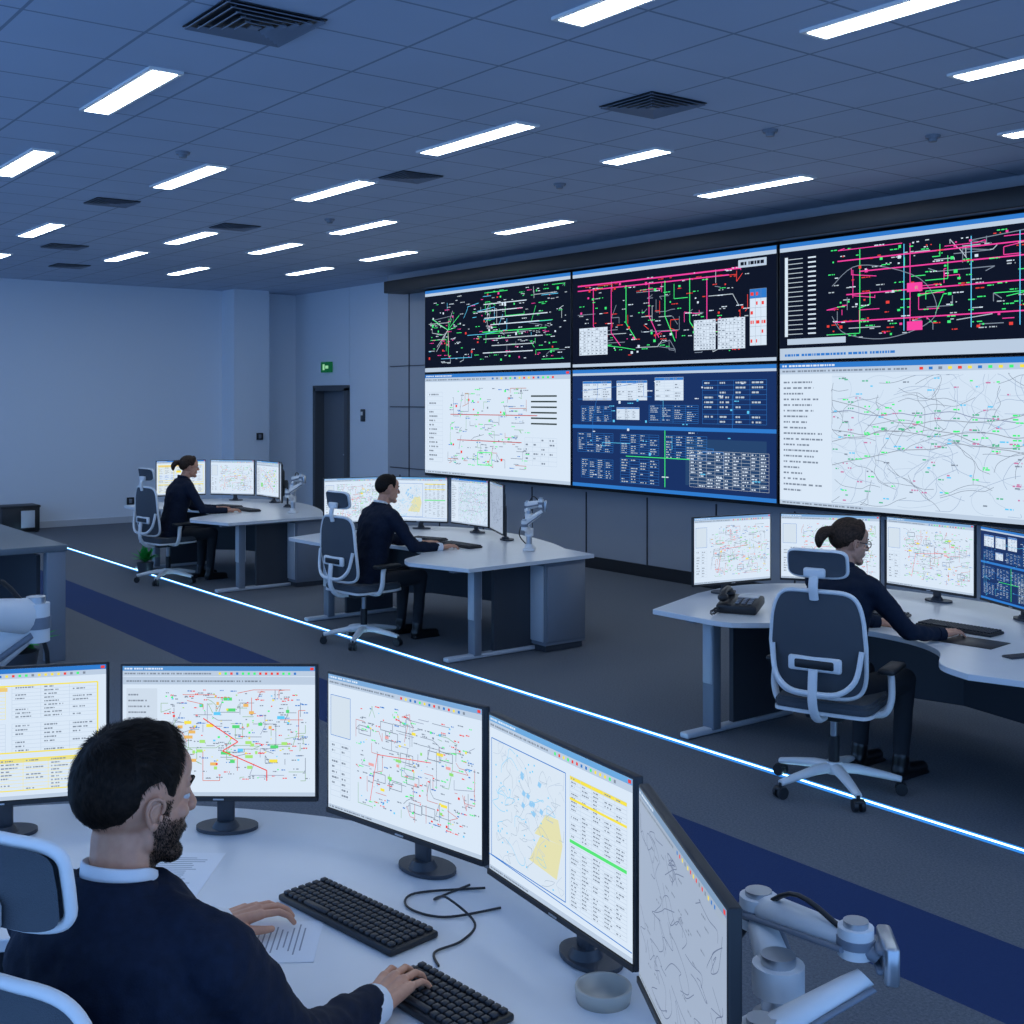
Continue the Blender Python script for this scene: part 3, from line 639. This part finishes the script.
    for sg in (-1,1): mb.ell((sg*.030,.070,.012),(.0135,.0125,.008)); mb.ell((sg*.030,.069,-.004),(.013,.0115,.006))
    mb.cap((-.02,.078,-.053),(.02,.078,-.053),.007,.007); mb.ell((0,.083,-.0525),(.018,.01,.006)); mb.ell((0,.081,-.064),(.015,.009,.0055))
    NB=(HM.inverted()@Vector((0,Y(1.1)-.005,1.09)))
    mb.cap((0,-.022,-.055),NB,.051,.056)
    o=mb.obj(name+'_head',[skin],M=HM); rm(o,hv,3,.5); head_o=o; o.parent=E
    mb=MB()
    for sg in (-1,1):
        R=Matrix.Rotation(sg*math.radians(-20),3,'Z')@Matrix.Rotation(math.radians(-10),3,'X')
        O=Vector((sg*.0725,-.004,-.004))
        T=lambda x,y,z: O+R@Vector((sg*x,y,z))*.92
        hx=crom([T(.002,.010,.002),T(.006,.010,.018),T(.011,-.002,.027),T(.014,-.016,.022),T(.014,-.019,.006),T(.011,-.014,-.010),T(.006,-.006,-.022),T(.003,.002,-.028),T(.002,.006,-.018)],4)
        mb.tube(hx,[.0032]*len(hx),0,8)
        mb.tube(crom([T(.005,.002,.018),T(.010,-.009,.012),T(.010,-.010,-.002),T(.005,-.002,-.014)],4),.0035,0,8)
        mb.ell(T(.006,-.006,.004),(.004,.013,.021),0,14,10,rot=R@Matrix.Rotation(sg*math.radians(20),3,'Z')); mb.ell(T(.004,-.001,-.023),(.0045,.007,.0075),0,12,8,rot=R)
        mb.ell(T(.004,.009,-.006),(.004,.004,.006),0,10,8)
    mb.obj(name+'_ears',[M_SKIN],M=HM).parent=E
    mb=MB()
    for sg in (-1,1):
        mb.ell((sg*.030,.0705,.004),.0105,0,14,10); mb.ell((sg*.030,.079,.004),(.005,.003,.005),1,12,8)
        mb.tube([(sg*.013,.088,.026),(sg*.028,.087,.031),(sg*.045,.074,.028)],[.003,.0042,.002],2,8)
    if glasses:
        for sg in (-1,1):
            mb.tube([(sg*.03+math.cos(a)*.022,.094-abs(math.cos(a))*.001,.004+math.sin(a)*.017) for a in [2*math.pi*i/20 for i in range(20)]],.0024,3,6,closed=True)
            mb.tube([(sg*.052,.092,.01),(sg*.075,.06,.01),(sg*.082,-.005,.012)],.0026,3,6)
        mb.tube([(-.008,.096,.008),(.008,.096,.008)],.0018,3,6)
    mb.obj(name+'_eyes',[M_EYE,M_IRIS,hairm,M_BLACK],M=HM).parent=E
    if hairv=='short': tab=[(0,42),(28,36),(46,24),(56,6),(64,-14),(72,-8),(80,8),(96,4),(106,-22),(122,-38),(150,-46),(180,-49)]; th=.045
    else: tab=[(0,40),(30,34),(50,18),(68,-6),(80,-10),(100,-16),(115,-36),(150,-50),(180,-54)]; th=.09
    vs=[];fs=[]; NP=80; NE=28
    c0=Vector((0,-.012,.03)); R0=Vector((.075,.096,.088))
    def hs(ph,t,e0):
        q=ph if ph<=180 else 360-ph
        e=math.radians(e0+(89.9-e0)*t)
        d=Vector((math.sin(math.radians(ph))*math.cos(e),math.cos(math.radians(ph))*math.cos(e),math.sin(e)))
        edge=min(1,(e-math.radians(e0))/math.radians(26)); kk=-.02+(th+.02)*(edge**.8)
        top=max(0,math.sin(e)); kk+=.09*top**1.3*edge
        if q<75: kk+=.17*math.sin(min(1,t*1.6)*math.pi)*(1-q/75)
        kk+=.012*noise.noise(d*9)*edge+.010*noise.noise(d*26)*edge
        if q>110: kk+=.05*math.sin(t*math.pi)*((q-110)/70)
        return c0+Vector((R0.x*d.x,R0.y*d.y,R0.z*d.z))*(1+kk),d
    for i in range(NP):
        ph=360*i/NP; q=ph if ph<=180 else 360-ph; e0=interp(tab,q)+random.uniform(-1.5,1.5)
        for j in range(NE): vs.append(hs(ph,j/(NE-1),e0)[0])
    for i in range(NP):
        for j in range(NE-1):
            a=i*NE+j; b=((i+1)%NP)*NE+j; fs.append([b,a,a+1,b+1])
    mb=MB(); mb.add(vs,fs,0,smooth=True)
    if strands:
        sv=[];sf=[]
        for s_ in range(strands):
            ph=random.uniform(0,360); q=ph if ph<=180 else 360-ph; e0=interp(tab,q)-2; t=random.random()**.8
            p,d=hs(ph,t,e0+2*(random.random()))
            top=max(0,d.z)
            cl=noise.noise(d*6)*.8
            flow=Vector((.3*cl+.1*math.copysign(1,d.x),(.9 if d.y>-.3 else .1)*top+.05,-1.0*(1-top)))
            flow=(flow-d*flow.dot(d)); flow.normalize()
            g=(flow+d*random.uniform(.0,.2)+Vector((random.uniform(-.14,.14),random.uniform(-.14,.14),random.uniform(-.14,.14)))).normalized()
            strand(sv,sf,p-d*.0012,g,d,random.uniform(.006,.010)+.020*top,.0006)
        mb.add(sv,sf,0,smooth=True)
    if beard:
        dg=bpy.context.evaluated_depsgraph_get(); ev=head_o.evaluated_get(dg); me=ev.to_mesh()
        cand=[]
        for f in me.polygons:
            c=f.center
            ok=(c.z<-.026 and c.z>-.116 and c.y>.002) or (c.z<=.012 and c.z>=-.028 and .006<c.y<.03 and abs(c.x)>.05)
            if c.z>-.07 and abs(c.x)<.045 and c.y>.05 and c.z>-.044: ok=False
            if abs(c.x)<.02 and -.068<c.z<-.046: ok=False
            if ok: cand.append((c.copy(),f.normal.copy()))
        sv=[];sf=[]
        for q in range(beard if cand else 0):
            c,n=random.choice(cand); p=c+Vector((random.uniform(-1,1),random.uniform(-1,1),random.uniform(-1,1)))*.0018
            flow=Vector((0,.2,-1)); flow=(flow-n*flow.dot(n)).normalized()
            g=(flow+n*random.uniform(.1,.45)+Vector((random.uniform(-.25,.25),random.uniform(-.25,.25),0))).normalized()
            strand(sv,sf,p,g,n,random.uniform(.0025,.0045),.0005)
        ev.to_mesh_clear()
        mb.add(sv,sf,0,smooth=True)
    if hairv!='short':
        mb.ell((0,-.118,.045),(.03,.03,.032)); 
        mb.tube(crom([Vector(p) for p in ((0,-.125,.05),(.005,-.16,.035),(.008,-.18,.0),(.004,-.175,-.045))],5),[.024,.027,.029,.03,.031,.031,.031,.03,.029,.028,.026,.024,.02,.016,.011,.004],0,12)
    mb.obj(name+'_hair',[hairm],M=HM).parent=E
    return E
# ------------------------------------------------------------------ workstations
OUT=[(-1.3,-.03)]+fpts(FRONT,5)+[(1.36,.1),(1.28,1.4)]+fpts(BACK,5)
PA=[((-1.47,.42),(-1.38,1.02)),((-1.36,1.07),(-.89,1.44)),((-.87,1.46),(-.28,1.47)),((-.24,1.46),(.28,1.22))]
PB=[((-1.42,.44),(-1.32,1.06)),((-1.30,1.12),(-.78,1.48)),((-.75,1.49),(-.11,1.46)),((-.07,1.45),(.48,1.18))]
def station(cx,cy,kinds,seed,who,P,chairyaw=0):
    desk((cx,cy,0),OUT,[(-1.12,.05,1.0),(1.05,.1,1.2)],[(-1.3,.9),(-.95,1.3),(-.2,1.5),(.5,1.35),(.85,1.05)],cab=(.8,1.24,.92,1.34) if who!='w4' else None)
    for i,(a,b) in enumerate(P): monitor('computer_monitor',(cx+a[0],cy+a[1]),(cx+b[0],cy+b[1]),1.26,.44,kinds[i],seed+i)
    arm_stand((cx+.78,cy+1.12,.75),2.4,(1.0,1.0,1.1))
    keyboard((cx+.18,cy+.84,.75),.05); keyboard((cx-.35,cy+.86,.75),.35,.34)
    office_chair((cx,cy,0),chairyaw)
W4=(-3.9,5.04); W2=(-8.62,5.02); W1=(-12.8,4.98)
station(*W4,['diagram_light','diagram_light','diagram_light','navy_panels'],40,'w4',PB,math.radians(20))
station(*W2,['diagram_light','map_table','map','grey_map'],50,'w2',PA,math.radians(6))
station(*W1,['sheet_yellow','diagram_light','diagram_color','grey_map'],60,'w1',PA,math.radians(8))
person('seated_woman',(W4[0]-.03,W4[1]+.02,0),0,1.0,lean=.10,hyaw=-24,hpitch=-8,female=True,hairm=M_HAIRB,suit=M_SUIT2,glasses=True,hairv='tail',rh=(.30,.52,.775),lh=(-.12,.55,.775),hv=.0035)
person('seated_man',(W2[0],W2[1]+.03,0),0,1.0,lean=.14,hyaw=-8,rh=(.32,.52,.775),lh=(-.05,.56,.775),hv=.0035)
person('seated_woman',(W1[0],W1[1]+.02,0),0,1.0,lean=.16,hyaw=-10,female=True,hairm=M_HAIRB,hairv='tail',rh=(.32,.52,.775),lh=(-.05,.56,.775))
# desk phone
mb=MB(); mb.box((0,0,.036),(.2,.2,.045),0,rot=Matrix.Rotation(math.radians(8),3,'X'),bev=.012)
for zz,yy in ((0,-.07),(0,.07)): mb.ell((-.07,yy,.076),(.026,.032,.022))
mb.tube(crom([Vector(p) for p in ((-.07,-.09,.081),(-.07,-.04,.101),(-.07,.04,.104),(-.07,.09,.086))],5),.014,0,10)
mb.box((.03,.055,.068),(.1,.05,.004),2,rot=Matrix.Rotation(math.radians(8),3,'X'))
for i in range(3):
    for j in range(4): mb.box((.0+.03*i,-.07+.025*j,.053+.0035*j),(.02,.015,.006),1,bev=.002)
mb.tube([(-.09+.012*math.cos(i*1.2),-.1-.004*i,.02+.012*math.sin(i*1.2)) for i in range(26)],.003,0,6)
mb.obj('desk_phone',[M_BLACK,M_GREY,M_LGREY],(W4[0]-.93,W4[1]+.33,.75),.5,scale=1.2)
mb=MB(); mb.box((0,0,.002),(.28,.22,.003),0,bev=.001); mb.obj('mouse_pad',[M_BLACK],(W4[0]+.42,W4[1]+.60,.75),.1)
mb=MB(); mb.box((0,0,.005),(.07,.15,.009),0,bev=.004); mb.box((0,0,.0102),(.062,.135,.001),1); mb.obj('mobile_phone',[M_DARK,M_BLACK],(W4[0]+.75,W4[1]+.45,.75),-.3)
# foreground station
FO=fpts([(-3.45,.15),(-3.05,.4),(-2.9,.8),(-2.65,1.03),(-2.25,1.11),(-1.9,1.08),(-1.65,.8),(-1.45,.3),(-.85,.1)],5)+fpts([(-.75,.6),(-.85,1.25),(-1.2,1.6),(-1.7,1.8),(-2.4,1.88),(-3.0,1.84),(-3.5,1.5),(-3.85,1.05),(-3.95,.5),(-3.75,.1)],5)
desk((0,0,0),FO,[(-3.5,.3,1.2),(-1.1,.3,1.2)],[(-3.5,1.0),(-3.0,1.5),(-2.4,1.7),(-1.7,1.6),(-1.2,1.3)])
fm=[((-3.66,.62),(-3.43,1.16),'sheet_yellow'),((-3.385,1.175),(-3.04,1.62),'diagram_color'),((-2.955,1.60),(-2.37,1.715),'diagram_light'),((-2.335,1.70),(-1.75,1.635),'map_table'),((-1.722,1.617),(-1.217,1.323),'grey_map')]
for i,(a,b,k_) in enumerate(fm): monitor('computer_monitor',a,b,1.25,.39,k_,80+i)
arm_stand((-1.43,1.69,.75),2.35,(1.3,1.3,.84))
arm_stand((-3.95,.93,.75),1.2,(1.5,1.5,1.72))
FY=math.radians(25)
office_chair((-2.045,.73,0),math.radians(22),(1.02,1.0,1.07),.8)
person('seated_man',(-2.05,.718,0),FY,1.04,lean=.0,hyaw=-17,hpitch=-4,skin=M_SKINB,rh=(.19,.459,.762),lh=(-.318,.59,.762),lhy=-.6,vox=.008,hv=.003,strands=13000,pole=(.2,-.4,-1),beard=14000)
keyboard((-2.53,1.45,.75),math.radians(8)); keyboard((-2.06,1.38,.75),math.radians(5),.3)
def paper(loc,rz,n):
    mb=MB(); mb.box((0,0,.0008),(.21,.297,.001),0)
    for i in range(n): mb.box((-.01,.11-.013*i,.0015),(random.uniform(.08,.16),.0035,.0004),1)
    mb.obj('paper_sheet',[M_PAPER,M_INK],loc,rz)
paper((-3.06,1.2,.75),.9,16); paper((-2.56,1.2,.75),-.6,12)
mb=MB(); prof=[(.0,.004),(.045,.004),(.052,.03),(.058,.032),(.06,.028),(.056,.0),(.0,.0)]
vs=[];fs=[];N=32
for i in range(N):
    a=2*math.pi*i/N
    for r_,z in prof: vs.append((r_*math.cos(a),r_*math.sin(a),z))
for i in range(N):
    for j in range(len(prof)-1):
        a=i*7+j; b=((i+1)%N)*7+j; fs.append([a,b,b+1,a+1])
mb.add(vs,fs,0,smooth=True); mb.obj('round_desk_tray',[pmat('beige_ceramic',(.46,.42,.36),.4)],(-1.875,1.665,.75))
def cable(pts,nm='power_cable'):
    mb=MB(); mb.tube(crom([Vector(p) for p in pts],8),.003,0,6); mb.obj(nm,[M_BLACK])
cable([(-2.52,1.78,.7545),(-2.5,1.66,.7545),(-2.42,1.64,.79),(-2.33,1.66,.7545),(-2.27,1.58,.7545),(-2.26,1.5,.7545),(-2.2,1.47,.7545)])
cable([(-2.48,1.8,.7545),(-2.56,1.64,.7545),(-2.5,1.58,.7545),(-2.4,1.62,.7545),(-2.36,1.76,.7545)])
cable([(-1.87,1.40,.7545),(-1.82,1.47,.7545),(-1.72,1.48,.7545),(-1.66,1.42,.7545),(-1.6,1.46,.7545)])
# counter at left edge, black cabinet at far wall, small plants
mb=MB(); mb.box((-10.9,1.9,.865),(3.0,1.92,.05),0,bev=.005); mb.box((-9.46,2.78,.42),(.1,.14,.84),1,bev=.004); mb.box((-12.2,1.9,.42),(.06,1.8,.84),1); mb.box((-9.46,1.1,.42),(.1,.14,.84),1,bev=.004)
mb.box((-10.9,2.7,.5),(2.6,.03,.6),2); mb.obj('side_counter',[pmat('counter_top',(.13,.16,.19),.4),M_GREY,M_DARK])
mb=MB(); mb.box((0,0,.2),(.4,.55,.36),0,bev=.01); mb.box((.0,0,.39),(.42,.57,.03),0,bev=.005); mb.box((.205,.1,.2),(.012,.2,.26),1,bev=.003)
for s1 in (-1,1):
    for s2 in (-1,1): mb.box((s1*.17,s2*.24,.012),(.04,.04,.024),0)
mb.obj('storage_cabinet',[M_BLACK,M_LGREY],(-19.05,5.05,0))
def plant(loc,s):
    rnd=random.Random(5); mb=MB(); mb.cyl((0,0,0),(0,0,.09),.05,.065,1,18); mb.cyl((0,0,.088),(0,0,.092),.058,None,2,18)
    for i in range(46):
        a=rnd.uniform(0,6.28); t=rnd.uniform(.2,1); L=rnd.uniform(.10,.17); d=Vector((math.cos(a)*t,math.sin(a)*t,1.1-t*.6)).normalized(); b0=Vector((0,0,.09)); n=Vector((-math.sin(a),math.cos(a),0))*.018
        m1=b0+d*L*.5; e=b0+d*L+Vector((0,0,-.03*t)); mb.add([b0-n*.2,b0+n*.2,m1+n,e,m1-n],[[0,1,2,4],[4,2,3]],0,smooth=True)
    mb.obj('potted_plant',[pmat('leaf_green',(.02,.35,.05),.5),M_DARK,M_BLACK],loc,scale=s)
plant((-13.55,5.0,0),1.5); plant((-8.95,2.37,0),2.3)
# ------------------------------------------------------------------ camera and world
cam=bpy.data.cameras.new('camera'); co=bpy.data.objects.new('camera',cam); COL.objects.link(co)
co.location=(0,0,2.0); co.rotation_euler=(math.radians(90),0,math.radians(52.75))
cam.sensor_width=36; cam.lens=36*1200/1024; cam.shift_y=-112/1024; cam.clip_start=.05
SC.camera=co
w=bpy.data.worlds.new('world'); SC.world=w; w.use_nodes=True
bg=w.node_tree.nodes['Background']; bg.inputs[0].default_value=(.23,.48,1.0,1); bg.inputs[1].default_value=1.65
SC.view_settings.view_transform='Standard'
